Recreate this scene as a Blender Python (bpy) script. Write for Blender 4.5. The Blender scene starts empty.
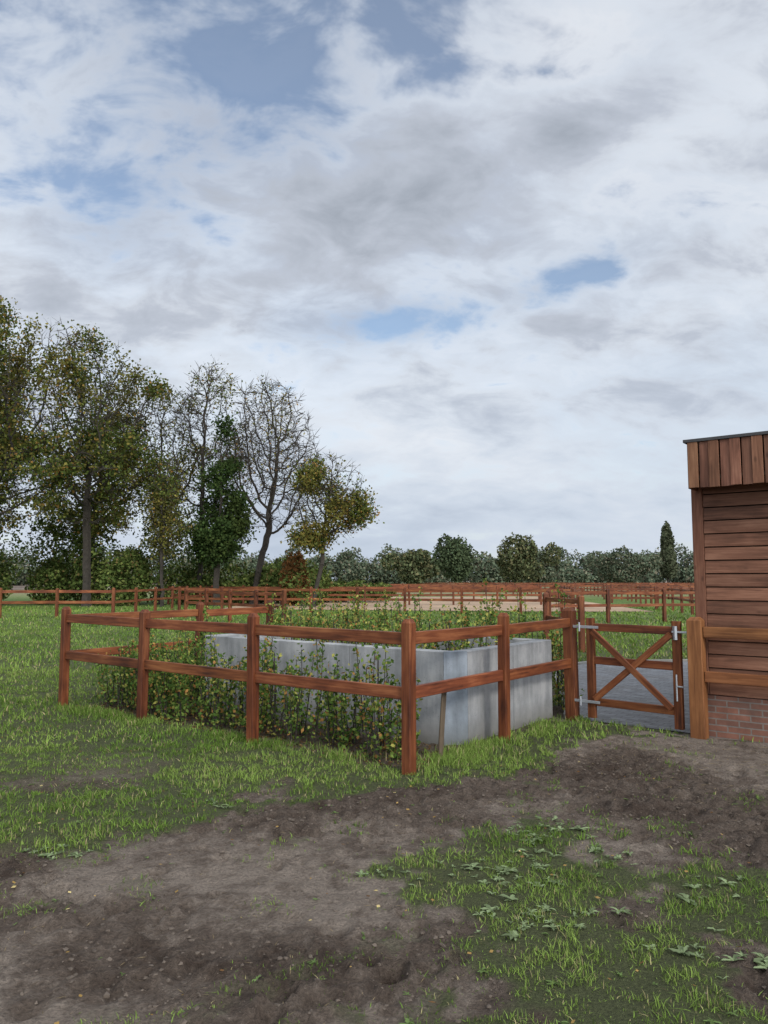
import bpy, math, random
import numpy as np
from mathutils import Vector
rng=np.random.default_rng(11)
random.seed(5)
sc=bpy.context.scene
# ------------------------------------------------------------ helpers
def vnoise(x,y,seed=0,z=None):
    x=np.asarray(x,float); y=np.asarray(y,float)
    z=np.zeros_like(x) if z is None else np.asarray(z,float)
    xi=np.floor(x).astype(np.int64); yi=np.floor(y).astype(np.int64); zi=np.floor(z).astype(np.int64)
    fx=x-xi; fy=y-yi; fz=z-zi
    fx=fx*fx*(3-2*fx); fy=fy*fy*(3-2*fy); fz=fz*fz*(3-2*fz)
    def h(a,b,c):
        n=(a*73856093)^(b*19349663)^(c*83492791)^(seed*2654435761)
        n=n&0xffffffff
        n=((n^(n>>15))*0x85ebca6b)&0xffffffff
        n=((n^(n>>13))*0xc2b2ae35)&0xffffffff
        n=n^(n>>16)
        return (n&0xffff)/65535.0
    def pl(c):
        a=h(xi,yi,c)*(1-fx)+h(xi+1,yi,c)*fx
        b=h(xi,yi+1,c)*(1-fx)+h(xi+1,yi+1,c)*fx
        return a*(1-fy)+b*fy
    return pl(zi)*(1-fz)+pl(zi+1)*fz
def fbm(x,y,o=4,seed=0,z=None):
    s=0;a=.5;t=0
    for i in range(o):
        s=s+a*vnoise(x*2**i,y*2**i,seed+i,None if z is None else z*2**i); t+=a; a*=.5
    return s/t
def sstep(a,b,x):
    t=np.clip((x-a)/(b-a),0,1); return t*t*(3-2*t)
def poly_sd(px,py,poly):
    poly=np.array(poly,float); n=len(poly)
    d=np.full(px.shape,1e9); ins=np.zeros(px.shape,bool)
    for i in range(n):
        a=poly[i]; b=poly[(i+1)%n]; e=b-a
        wx=px-a[0]; wy=py-a[1]
        t=np.clip((wx*e[0]+wy*e[1])/(e@e),0,1)
        d=np.minimum(d,np.hypot(wx-t*e[0],wy-t*e[1]))
        c=((a[1]>py)!=(b[1]>py))
        with np.errstate(divide='ignore',invalid='ignore'):
            xx=a[0]+(py-a[1])/(e[1] if e[1]!=0 else 1e-9)*e[0]
        ins^=(c&(px<xx))
    return np.where(ins,d,-d)   # positive inside

class MB:
    def __init__(s): s.v=[];s.c=[];s.l=[];s.n=0;s.f=[]
    def add(s,v,faces,col=(1,1,1),lc=None,mat=0):
        v=np.asarray(v,float).reshape(-1,3); k=len(v)
        s.v.append(v)
        col=np.asarray(col,float)
        s.c.append(np.tile(col,(k,1)) if col.ndim==1 else col)
        s.l.append(np.zeros((k,3)) if lc is None else np.asarray(lc,float))
        if isinstance(faces,np.ndarray): s.f.append((faces+s.n,mat))
        else:
            by={}
            for f in faces: by.setdefault(len(f),[]).append(f)
            for kk,ff in by.items(): s.f.append((np.array(ff)+s.n,mat))
        s.n+=k
    def build(s,name,mats,smooth=False,parent=None):
        v=np.concatenate(s.v).astype(np.float32); c=np.concatenate(s.c); l=np.concatenate(s.l)
        me=bpy.data.meshes.new(name)
        me.vertices.add(len(v)); me.vertices.foreach_set('co',v.ravel())
        li=np.concatenate([f.ravel() for f,_ in s.f]).astype(np.int32)
        tot=np.concatenate([np.full(len(f),f.shape[1]) for f,_ in s.f]).astype(np.int32)
        mi=np.concatenate([np.full(len(f),m) for f,m in s.f]).astype(np.int32)
        st=np.concatenate([[0],np.cumsum(tot)[:-1]]).astype(np.int32)
        me.loops.add(len(li)); me.loops.foreach_set('vertex_index',li)
        me.polygons.add(len(tot)); me.polygons.foreach_set('loop_start',st); me.polygons.foreach_set('loop_total',tot)
        me.polygons.foreach_set('material_index',mi)
        me.polygons.foreach_set('use_smooth',np.full(len(tot),bool(smooth)))
        for m in mats: me.materials.append(m)
        a=me.attributes.new('col','FLOAT_COLOR','POINT')
        a.data.foreach_set('color',np.concatenate([c,np.ones((len(c),1))],1).astype(np.float32).ravel())
        a=me.attributes.new('lc','FLOAT_VECTOR','POINT'); a.data.foreach_set('vector',l.astype(np.float32).ravel())
        me.update(calc_edges=True); me.validate()
        ob=bpy.data.objects.new(name,me); sc.collection.objects.link(ob)
        if parent: ob.parent=parent
        return ob
def empty(name,loc=(0,0,0)):
    e=bpy.data.objects.new(name,None); e.location=(0,0,0); sc.collection.objects.link(e); return e
def nrm(v):
    v=np.asarray(v,float); return v/np.linalg.norm(v)
def beam(mb,p0,p1,w,h,ch=.005,tint=None,mat=0,side=None,col=None):
    """w = horizontal thickness, h = the other dimension"""
    p0=np.array(p0,float);p1=np.array(p1,float); L=np.linalg.norm(p1-p0); d=(p1-p0)/L
    if side is None: side=np.cross(d,[0,0,1.])
    side=nrm(side); up=np.cross(side,d)
    a=w/2;b=h/2;c=ch
    cs=[(a-c,-b),(a,-b+c),(a,b-c),(a-c,b),(-a+c,b),(-a,b-c),(-a,-b+c),(-a+c,-b)]
    o=np.array([random.uniform(0,40),random.uniform(0,5),random.uniform(0,5)])
    vs=[];lc=[]
    for t,p in((0,p0),(L,p1)):
        for s,u in cs: vs.append(p+side*s+up*u); lc.append(o+[t,s,u])
    f=[[i,(i+1)%8,8+(i+1)%8,8+i] for i in range(8)]+[list(range(7,-1,-1)),list(range(8,16))]
    if col is None:
        t=random.uniform(.7,1.12) if tint is None else tint
        col=(t,t*random.uniform(.93,1.05),t*random.uniform(.9,1.05))
    mb.add(vs,f,col,lc,mat)
def post(mb,x,y,H,w,dirv,z0=-.15,tint=None,cap=.035):
    d=nrm([dirv[0],dirv[1],0]); s=np.array([-d[1],d[0],0]); a=w/2;c=.006
    cs=[(a-c,-a),(a,-a+c),(a,a-c),(a-c,a),(-a+c,a),(-a,a-c),(-a,-a+c),(-a+c,-a)]
    o=np.array([random.uniform(0,40),random.uniform(0,5),random.uniform(0,5)])
    lean=np.array([random.gauss(0,.006),random.gauss(0,.006)])
    vs=[];lc=[]
    for z,k in((z0,1),(H*.5,1),(H-cap,1),(H,.55)):
        for p,q in cs:
            vs.append(np.array([x,y,0])+d*p*k+s*q*k+np.array([lean[0]*z,lean[1]*z,z])); lc.append(o+[z,p*k,q*k])
    f=[]
    for r in range(3):
        f+=[[r*8+i,r*8+(i+1)%8,r*8+8+(i+1)%8,r*8+8+i] for i in range(8)]
    f.append(list(range(24,32)))
    t=random.uniform(.55,.85) if tint is None else tint
    mb.add(vs,f,(t,t*random.uniform(.88,1.0),t*random.uniform(.88,1.02)),lc,0)

# ------------------------------------------------------------ materials
class NT:
    def __init__(s,tree): s.t=tree; s.t.nodes.clear()
    def n(s,typ,**k):
        nd=s.t.nodes.new(typ)
        for a,b in k.items(): setattr(nd,a,b)
        return nd
    def l(s,a,b): s.t.links.new(a,b)
    def m(s,op,a,b=None,c=None,clamp=False):
        nd=s.t.nodes.new('ShaderNodeMath'); nd.operation=op; nd.use_clamp=clamp
        for i,x in enumerate((a,b,c)):
            if x is None: continue
            if isinstance(x,(int,float)): nd.inputs[i].default_value=x
            else: s.l(x,nd.inputs[i])
        return nd.outputs[0]
    def ramp(s,fac,stops,interp='LINEAR'):
        nd=s.t.nodes.new('ShaderNodeValToRGB'); nd.color_ramp.interpolation=interp
        e=nd.color_ramp.elements
        while len(e)<len(stops): e.new(.5)
        for i,(p,c) in enumerate(stops):
            e[i].position=p; e[i].color=(*c,1) if len(c)==3 else c
        s.l(fac,nd.inputs[0]); return nd.outputs[0]
    def mix(s,fac,a,b,bt='MIX'):
        nd=s.t.nodes.new('ShaderNodeMix'); nd.data_type='RGBA'; nd.blend_type=bt
        for idx,x in ((0,fac),(6,a),(7,b)):
            if isinstance(x,(int,float)): nd.inputs[idx].default_value=x
            elif isinstance(x,tuple): nd.inputs[idx].default_value=(*x,1)
            else: s.l(x,nd.inputs[idx])
        return nd.outputs[2]
    def noise(s,vec,scale,detail=5,rough=.55,dist=0):
        nd=s.t.nodes.new('ShaderNodeTexNoise'); nd.inputs['Scale'].default_value=scale
        nd.inputs['Detail'].default_value=detail; nd.inputs['Roughness'].default_value=rough; nd.inputs['Distortion'].default_value=dist
        if vec is not None: s.l(vec,nd.inputs['Vector'])
        return nd.outputs['Fac']
    def attr(s,name,out='Color'):
        nd=s.t.nodes.new('ShaderNodeAttribute'); nd.attribute_name=name; return nd.outputs[out]
    def vmul(s,vec,v):
        nd=s.t.nodes.new('ShaderNodeVectorMath'); nd.operation='MULTIPLY'; s.l(vec,nd.inputs[0]); nd.inputs[1].default_value=v; return nd.outputs[0]
    def bump(s,h,st,dist):
        nd=s.t.nodes.new('ShaderNodeBump'); nd.inputs['Strength'].default_value=st; nd.inputs['Distance'].default_value=dist
        s.l(h,nd.inputs['Height']); return nd.outputs[0]
def newmat(name):
    m=bpy.data.materials.new(name); m.use_nodes=True; nt=NT(m.node_tree)
    out=nt.n('ShaderNodeOutputMaterial'); p=nt.n('ShaderNodeBsdfPrincipled'); nt.l(p.outputs[0],out.inputs[0])
    return m,nt,p,out
def wood_mat(name,dark,mid,light,rough=.55,bs=.5,knots=False):
    m,nt,p,_=newmat(name); lc=nt.attr('lc','Vector')
    g=nt.noise(nt.vmul(lc,(2.2,38,38)),1,6,.6,.4)
    b=nt.noise(nt.vmul(lc,(1.6,5,5)),1,4,.6,.3)
    w=nt.m('ADD',nt.m('MULTIPLY',g,.5),nt.m('MULTIPLY',b,.5))
    c=nt.ramp(w,[(.35,dark),(.5,mid),(.66,light)])
    if knots:
        v=nt.n('ShaderNodeTexVoronoi'); v.inputs['Scale'].default_value=1; nt.l(nt.vmul(lc,(3.2,7,7)),v.inputs['Vector'])
        c=nt.mix(nt.ramp(v.outputs['Distance'],[(.05,(.8,.8,.8)),(.13,(0,0,0))]),c,dark)
    c=nt.mix(1.0,c,nt.attr('col'),'MULTIPLY')
    nt.l(c,p.inputs['Base Color']); p.inputs['Roughness'].default_value=rough
    p.inputs['Specular IOR Level'].default_value=.25
    nt.l(nt.bump(g,bs,.004),p.inputs['Normal'])
    return m
M_wood=wood_mat('hardwood_rail',(.055,.018,.010),(.175,.054,.021),(.34,.13,.050))
M_clad=wood_mat('cladding_timber',(.09,.040,.023),(.19,.085,.050),(.30,.15,.092),.65,knots=True)
M_light=wood_mat('fresh_timber',(.13,.050,.019),(.25,.102,.037),(.38,.17,.065))
M_greywood=wood_mat('weathered_wood',(.05,.035,.025),(.11,.08,.055),(.18,.13,.09),.8)
def leaf_mat(name,tr=.3):
    m=bpy.data.materials.new(name); m.use_nodes=True; nt=NT(m.node_tree)
    out=nt.n('ShaderNodeOutputMaterial'); p=nt.n('ShaderNodeBsdfDiffuse'); c=nt.attr('col'); nt.l(c,p.inputs[0])
    if tr:
        t=nt.n('ShaderNodeBsdfTranslucent'); nt.l(c,t.inputs[0])
        mx=nt.n('ShaderNodeMixShader'); mx.inputs[0].default_value=tr
        nt.l(p.outputs[0],mx.inputs[1]); nt.l(t.outputs[0],mx.inputs[2]); nt.l(mx.outputs[0],out.inputs[0])
    else: nt.l(p.outputs[0],out.inputs[0])
    return m
M_leaf=leaf_mat('leaves',.3); M_grass=leaf_mat('grass_blades',0); M_far=leaf_mat('distant_foliage',0)
def simple(name,base,rough,metal=0,var=.3,scale=8,bst=.3,bd=.01):
    m,nt,p,_=newmat(name); tc=nt.n('ShaderNodeTexCoord').outputs['Object']
    n=nt.noise(tc,scale,6,.65)
    lo=tuple(x*(1-var) for x in base); hi=tuple(x*(1+var) for x in base)
    nt.l(nt.ramp(n,[(.3,lo),(.7,hi)]),p.inputs['Base Color'])
    p.inputs['Roughness'].default_value=rough; p.inputs['Metallic'].default_value=metal
    nt.l(nt.bump(n,bst,bd),p.inputs['Normal']); return m
M_bark=simple('bark',(.036,.029,.022),.9,0,.4,6,.5,.03)
M_metal=simple('galvanised_steel',(.42,.44,.46),.45,.6,.15,30,.1,.002)
M_sand=simple('arena_sand',(.36,.25,.16),.95,0,.35,.25,.2,.02)
M_soil=simple('bin_soil',(.11,.086,.066),.95,0,.4,9,.8,.02)
M_roof=simple('roof_felt',(.05,.05,.05),.8)
# concrete
m,nt,p,_=newmat('concrete'); M_conc=m
tc=nt.n('ShaderNodeTexCoord').outputs['Object']
n1=nt.noise(tc,2.2,7,.65); n2=nt.noise(nt.vmul(tc,(5,5,.8)),1.6,5,.6); n3=nt.noise(tc,90,3,.5)
c=nt.ramp(nt.m('ADD',nt.m('MULTIPLY',n1,.55),nt.m('MULTIPLY',n2,.45)),[(.37,(.165,.17,.17)),(.5,(.27,.275,.275)),(.61,(.37,.37,.365))])
sp=nt.n('ShaderNodeSeparateXYZ'); nt.l(tc,sp.inputs[0])
low=nt.m('MULTIPLY',nt.m('SUBTRACT',1.0,nt.m('MULTIPLY',sp.outputs[2],4.0),clamp=True),nt.m('ADD',n2,.2),clamp=True)
c=nt.mix(low,c,(.12,.11,.085))
vo=nt.n('ShaderNodeTexVoronoi'); vo.inputs['Scale'].default_value=34; nt.l(tc,vo.inputs['Vector'])
pit=nt.m('LESS_THAN',vo.outputs['Distance'],.14)
c=nt.mix(nt.m('MULTIPLY',pit,.5),c,(.13,.13,.13)); c=nt.mix(1.0,c,nt.attr('col'),'MULTIPLY')
nt.l(c,p.inputs['Base Color']); p.inputs['Roughness'].default_value=.85
nt.l(nt.bump(nt.m('SUBTRACT',n3,pit),.35,.004),p.inputs['Normal'])
# brick plinth
def brick_mat(name,c1,c2,mo,w,h,ms,dirt=1.):
    m,nt,p,_=newmat(name); lc=nt.attr('lc','Vector')
    b=nt.n('ShaderNodeTexBrick'); nt.l(lc,b.inputs['Vector']); b.inputs['Scale'].default_value=1
    b.inputs['Brick Width'].default_value=w; b.inputs['Row Height'].default_value=h; b.inputs['Mortar Size'].default_value=ms
    b.inputs['Color1'].default_value=(*c1,1); b.inputs['Color2'].default_value=(*c2,1); b.inputs['Mortar'].default_value=(*mo,1)
    n=nt.noise(lc,6,7,.65); n2=nt.noise(lc,1.2,4,.6)
    c=nt.mix(.7,b.outputs['Color'],nt.ramp(n,[(.3,(.5,.5,.5)),(.7,(1.4,1.4,1.4))]),'MULTIPLY')
    c=nt.mix(nt.m('MULTIPLY',nt.m('SUBTRACT',n2,.45,clamp=True),2.0*dirt,clamp=True),c,(.13,.11,.09))
    nt.l(c,p.inputs['Base Color']); p.inputs['Roughness'].default_value=.85
    nt.l(nt.bump(nt.m('SUBTRACT',nt.m('MULTIPLY',n,.3),b.outputs['Fac']),.6,.006),p.inputs['Normal']); return m
M_brick=brick_mat('brick_plinth',(.23,.10,.065),(.15,.075,.053),(.20,.17,.145),.22,.063,.007,1.5)
M_pave=brick_mat('clinker_paving',(.20,.205,.215),(.15,.153,.16),(.08,.077,.068),.21,.10,.005,.6)

# ------------------------------------------------------------ layout constants
U=np.array([.62,.785]); U/=np.linalg.norm(U)
V=np.array([-U[1],U[0]])
A=np.array([.206,6.47]); B=A+V*1.90; C=A+V*3.74; D=A+V*5.42
G=A+U*1.585; H=A+U*3.16
J=np.array([3.215,7.96])
W0=np.array([.70,7.5])
encl=[A,D,D+U*3.9,H+U*.75,H]
pave_poly=[(2.12,9.08),(2.25,9.6),(3.1,14.2),(4.0,15.0),(14,16.5),(14,7.0),(8,6.0),(3.95,7.6),(3.3,8.1)]
G1=[(-60,3.0),(-2.9,3.6),(-2.2,3.95),(-1.6,4.75),(-1.1,5.25),(-.75,5.75),(.05,5.75),(.6,6.0),(1.39,6.75),(2.5,8.0),(3.0,8.0),(3.3,8.2),(2.2,9.2),(3,14.2),(14,16.5),(60,16),(60,900),(-60,900)]
G2=[(-.3,4.35),(.21,4.85),(.93,5.5),(1.45,5.1),(1.8,4.75),(2.3,4.5),(4.5,4.3),(4.5,1),(-.7,1),(-.5,2.8),(-.1,3.2),(.2,3.6),(-.1,3.9)]
def masks(x,y):
    n=(fbm(x*1.7,y*1.7,4,3)-.5); n2=(fbm(x*6,y*6,3,9)-.5)
    s1=poly_sd(x,y,G1)+n*.9+n2*.7
    s2=poly_sd(x,y,G2)+n*.4+n2*.6+.03
    g1=sstep(-.10,.38,s1)
    patch=sstep(.37,.55,fbm(x*2.6+7,y*2.6,4,21)+.07*(x<1.3))
    g2=sstep(-.05,.35,s2)*(.14+.74*patch)
    e=sstep(.02,.3,poly_sd(x,y,encl)+n2*.3)
    worn=sstep(.53,.66,fbm(x*1.3,y*1.3,4,33))*sstep(8.5,5.5,y)
    g=np.maximum(g1*(1-.6*worn),g2)*(1-.93*e)
    stray=sstep(.56,.72,fbm(x*3.1+3,y*3.1,3,55))*.45*sstep(9,7.5,y)*(1-e)
    return np.maximum(g,stray),e
# ------------------------------------------------------------ ground sheet
def axis(lo,hi,st,far,growth=1.13):
    c=list(np.arange(lo,hi,st)); 
    a=[];x=hi;s=st
    while x<far: s*=growth; x+=s; a.append(x)
    b=[];x=lo;s=st
    while x>-far: s*=growth; x-=s; b.append(x)
    return np.array(b[::-1]+c+a)
xs=axis(-4.0,4.6,.022,2500); ys=axis(2.2,8.8,.022,2500)
X,Y=np.meshgrid(xs,ys); X=X.ravel();Y=Y.ravel()
g,e=masks(X,Y)
near=sstep(30,12,np.hypot(X,Y))
mud=(1-g)
def roughf(x,y): return fbm(x*.9,y*.9,3,45)-.10*sstep(2.2,3.4,x)
rough=.35+.8*sstep(.40,.66,roughf(X,Y))      # trampled areas against smoother sandy ones
z=(fbm(X*.6,Y*.6,3,40)-.5)*.03*near
z+=near*mud*rough*((fbm(X*3.2,Y*3.2,4,50)-.5)*.045+(np.abs(fbm(X*8,Y*8,4,60)-.5)-.1)*.13+(fbm(X*26,Y*26,2,64)-.5)*.03)
z+=near*g*((fbm(X*5,Y*5,3,70)-.5)*.035+.012)
for i in range(1500):
    hx=rng.uniform(-3.4,4.6);hy=rng.uniform(2.4,8.0)
    gg=masks(np.array([hx]),np.array([hy]))[0][0]
    if gg>.5: continue
    rr_=roughf(np.array([hx]),np.array([hy]))[0]
    if rr_<.47 and random.random()<.72: continue
    i0,i1=np.searchsorted(xs,(hx-.2,hx+.2)); j0,j1=np.searchsorted(ys,(hy-.2,hy+.2))
    k=(np.arange(j0,j1)[:,None]*len(xs)+np.arange(i0,i1)[None]).ravel()
    r=rng.uniform(.03,.065); an=rng.uniform(0,6.28)
    dx=X[k]-hx;dy=Y[k]-hy; a_=dx*math.cos(an)+dy*math.sin(an); b_=-dx*math.sin(an)+dy*math.cos(an)
    q=np.sqrt((a_/1.35)**2+b_**2)/r
    dep=rng.uniform(.009,.028)
    z[k]+= -dep*np.exp(-(q**4))+dep*.5*np.exp(-((q-1.35)/.3)**2)
pv=sstep(.0,.15,poly_sd(X,Y,pave_poly)+.05)
z=z*(1-pv)-.03*pv
zb=sstep(0,.2,poly_sd(X,Y,[A-V*.2-U*.2,D,D+U*4,H])); z=z*(1-.6*zb)
nx,ny=len(xs),len(ys)
idx=np.arange(nx*ny).reshape(ny,nx)
F=np.stack([idx[:-1,:-1],idx[:-1,1:],idx[1:,1:],idx[1:,:-1]],-1).reshape(-1,4)
m,nt,p,_=newmat('ground_soil_and_turf'); M_ground=m
tc=nt.n('ShaderNodeTexCoord').outputs['Object']
a1=nt.noise(tc,.9,6,.6); a2=nt.noise(tc,7,8,.7); a3=nt.noise(tc,60,5,.7); a4=nt.noise(tc,.03,6,.6)
sc_=nt.n('ShaderNodeSeparateColor'); nt.l(nt.attr('col'),sc_.inputs[0])
mm=nt.m('ADD',nt.m('ADD',nt.m('MULTIPLY',a1,.36),nt.m('MULTIPLY',a2,.50)),nt.m('MULTIPLY',nt.m('SUBTRACT',1.0,sc_.outputs[2]),.16))
mudc=nt.ramp(mm,[(.38,(.072,.051,.038)),(.5,(.145,.112,.088)),(.60,(.27,.222,.180))])
mudc=nt.mix(.7,mudc,nt.ramp(a3,[(.3,(.45,.45,.45)),(.7,(1.5,1.5,1.5))]),'MULTIPLY')
grc=nt.ramp(a3,[(.3,(.050,.056,.026)),(.7,(.12,.135,.058))])
sp=nt.n('ShaderNodeSeparateXYZ'); nt.l(tc,sp.inputs[0])
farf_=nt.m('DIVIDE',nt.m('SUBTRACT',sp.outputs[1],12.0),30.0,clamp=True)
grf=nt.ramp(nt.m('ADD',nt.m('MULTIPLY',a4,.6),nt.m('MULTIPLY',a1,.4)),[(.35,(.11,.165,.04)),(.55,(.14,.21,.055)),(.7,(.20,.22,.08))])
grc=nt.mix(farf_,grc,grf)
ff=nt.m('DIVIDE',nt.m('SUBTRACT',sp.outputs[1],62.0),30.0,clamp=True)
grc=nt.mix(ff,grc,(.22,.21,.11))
edge=nt.m('ADD',sc_.outputs[0],nt.m('MULTIPLY',nt.m('SUBTRACT',a2,.5),.8),clamp=True)
c=nt.mix(nt.ramp(edge,[(.38,(0,0,0)),(.8,(1,1,1))]),mudc,grc)
c=nt.mix(nt.m('MULTIPLY',sc_.outputs[1],.75),c,nt.ramp(a3,[(.3,(.045,.036,.026)),(.7,(.13,.095,.062))]))
nt.l(c,p.inputs['Base Color']); p.inputs['Roughness'].default_value=.92; p.inputs['Specular IOR Level'].default_value=.2
nt.l(nt.bump(nt.m('ADD',a2,nt.m('MULTIPLY',a3,.8)),1.0,.055),p.inputs['Normal'])
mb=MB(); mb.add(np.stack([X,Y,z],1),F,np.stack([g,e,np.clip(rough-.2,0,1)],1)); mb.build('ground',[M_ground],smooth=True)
Zg=z.reshape(ny,nx)
def gz(x,y):
    x=np.asarray(x,float);y=np.asarray(y,float)
    i=np.clip(np.searchsorted(xs,x)-1,0,nx-2); j=np.clip(np.searchsorted(ys,y)-1,0,ny-2)
    tx=(x-xs[i])/(xs[i+1]-xs[i]); ty=(y-ys[j])/(ys[j+1]-ys[j])
    return (Zg[j,i]*(1-tx)+Zg[j,i+1]*tx)*(1-ty)+(Zg[j+1,i]*(1-tx)+Zg[j+1,i+1]*tx)*ty
# ------------------------------------------------------------ paving, kerb, arena
mb=MB(); pp=np.array(pave_poly)
lc=np.stack([pp@np.array([-V[0],-V[1]]),pp@U,np.zeros(len(pp))],1)
mb.add(np.concatenate([pp,np.full((len(pp),1),.006)],1),[list(range(len(pp)))[::-1]],(1,1,1),lc)
mb.build('paved_path',[M_pave])
mb=MB()
for i in range(0,4):
    a=pp[i];b=pp[i+1]; L=np.linalg.norm(b-a); k=max(1,int(L/1.0)); 
    for j in range(k):
        q0=a+(b-a)*(j/k);q1=a+(b-a)*((j+1)/k-.008/L)
        beam(mb,(*q0,.0),(*q1,.0),.06,.09,.004,col=(1.2,1.2,1.2))
mb.build('path_kerb',[M_conc])
mb=MB(); ar=[(-9,42),(-9,70),(16,74),(13.5,38.5),(9,38.5)]
mb.add([(x,y,.03) for x,y in ar],[[0,4,3,2,1]]); mb.build('sand_arena',[M_sand])
# ------------------------------------------------------------ grass
def blades(mb,x,y,h,w,pal,lean=.5):
    n=len(x); z=gz(x,y)-.004
    an=rng.uniform(0,2*np.pi,n); dx=np.cos(an)*w/2; dy=np.sin(an)*w/2
    la=rng.uniform(0,2*np.pi,n); lm=h*np.abs(rng.normal(0,lean,n)); lx=np.cos(la)*lm; ly=np.sin(la)*lm
    hh=h/np.sqrt(1+(lm/h)**2*.6)
    v=np.empty((n,5,3))
    v[:,0]=np.stack([x-dx,y-dy,z],1); v[:,1]=np.stack([x+dx,y+dy,z],1)
    v[:,2]=np.stack([x+dx*.8+lx*.35,y+dy*.8+ly*.35,z+hh*.6],1); v[:,3]=np.stack([x-dx*.8+lx*.35,y-dy*.8+ly*.35,z+hh*.6],1)
    v[:,4]=np.stack([x+lx,y+ly,z+hh],1)
    b=np.arange(n)[:,None]*5
    q=b+np.array([[0,1,2,3]]); t=b+np.array([[3,2,4]])
    base=mb.n
    mb.add(v.reshape(-1,3),q,np.repeat(pal,5,0)); mb.f.append((t+base,0))
def gpal(x,y):
    n=len(x); a=sstep(.3,.7,fbm(x*.9,y*.9,4,80))[:,None]; r=rng.random((n,1)); k=rng.random((n,1))
    c=np.array([[.105,.175,.032]])*(1-a)+np.array([[.18,.26,.058]])*a
    c=c*(.5+.85*r)
    c=np.where(k>.91,np.array([[.32,.28,.14]])*(.6+.6*r),c)
    return c
mb=MB()
for y0,y1,den,hh,w in((2.2,4.6,6800,.019,.0033),(4.6,7.5,4200,.026,.005),(7.5,14,1250,.034,.009),(14,26,240,.05,.018),(26,46,55,.065,.035)):
    area=(y1-y0)*(1.35*y1); n=int(area*den)
    x=rng.uniform(-.68*y1,.67*y1,n); y=rng.uniform(y0,y1,n)
    k=(x>-.62*y-.8)&(x<.56*y+.6); x=x[k];y=y[k]
    gg,ee=masks(x,y)
    pvd=poly_sd(x,y,pave_poly)
    tuft=fbm(x*12,y*12,3,90); tk=sstep(.35,.65,tuft)
    k=(rng.random(len(x))<gg**1.3*(.18+1.0*tk))&(pvd<-.03)&(poly_sd(x,y,ar)<0)
    x=x[k];y=y[k];tt=tk[k];gk=gg[k]
    h=hh*(.45+.95*tt)*rng.uniform(.5,1.6,len(x))*(.6+.4*gk)*(.6+1.1*fbm(x*.9,y*.9,3,95))
    blades(mb,x,y,h,w*rng.uniform(.7,1.4,len(x)),gpal(x,y),.9)
for P0,P1 in((A,D),(A,H)):
    n=9000; t=rng.random(n); q=P0[None]+(P1-P0)[None]*t[:,None]; off=rng.normal(0,.13,(n,2)); x=q[:,0]+off[:,0];y=q[:,1]+off[:,1]
    k=rng.random(n)<.05+.9*sstep(.48,.62,fbm(x*2.5,y*2.5,2,77)); x=x[k];y=y[k]
    blades(mb,x,y,rng.uniform(.03,.10,len(x)),.006*rng.uniform(.7,1.3,len(x)),gpal(x,y),.6)
mb.build('grass',[M_grass])
# ------------------------------------------------------------ clods
mb=MB(); t_=(1+5**.5)/2
ico=np.array([(-1,t_,0),(1,t_,0),(-1,-t_,0),(1,-t_,0),(0,-1,t_),(0,1,t_),(0,-1,-t_),(0,1,-t_),(t_,0,-1),(t_,0,1),(-t_,0,-1),(-t_,0,1)])/1.9
icf=np.array([(0,11,5),(0,5,1),(0,1,7),(0,7,10),(0,10,11),(1,5,9),(5,11,4),(11,10,2),(10,7,6),(7,1,8),(3,9,4),(3,4,2),(3,2,6),(3,6,8),(3,8,9),(4,9,5),(2,4,11),(6,2,10),(8,6,7),(9,8,1)])
n=22000; x=rng.uniform(-4,5,n);y=rng.uniform(2.2,8.2,n); gg,_=masks(x,y)
k=(rng.random(n)<(1-gg)**2*(.10+sstep(.40,.6,roughf(x,y))))&(poly_sd(x,y,pave_poly)<-.05); x=x[k];y=y[k]; n=len(x)
s=.003+.010*rng.random(n)**3+.007*(rng.random(n)>.985)
v=ico[None]*s[:,None,None]*rng.uniform(.5,1.5,(n,12,1))*np.array([1,1,.6]); v+=np.stack([x,y,gz(x,y)+s*.1],1)[:,None]
mb.add(v.reshape(-1,3),(np.arange(n)[:,None,None]*12+icf[None]).reshape(-1,3)); mb.build('soil_clods',[M_soil],smooth=False)
# ------------------------------------------------------------ leafy helpers
def quads(mb,P,s,col,asp=.6,mat=0,flat=0):
    n=len(P); d=rng.normal(size=(n,3)); d/=np.linalg.norm(d,axis=1)[:,None]
    r=rng.normal(size=(n,3)); 
    if flat: r[:,2]*=(1-flat);d[:,2]*=(1-flat); d/=np.linalg.norm(d,axis=1)[:,None]
    e=np.cross(d,r) if not flat else np.cross(d,np.array([0,0,1.])+rng.normal(0,.25,(n,3))); e/=np.linalg.norm(e,axis=1)[:,None]
    s=np.broadcast_to(s,(n,))[:,None]
    v=np.stack([P-d*s*.5,P+e*s*.5*asp-d*s*.05,P+d*s*.5,P-e*s*.5*asp-d*s*.05],1)
    mb.add(v.reshape(-1,3),np.arange(n*4).reshape(n,4),np.repeat(col,4,0),mat=mat)
def palette(n,cols,wts,var=.35):
    k=rng.choice(len(cols),n,p=np.array(wts)/sum(wts)); c=np.array(cols)[k]
    return c*(1-var+2*var*rng.random((n,1)))
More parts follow.
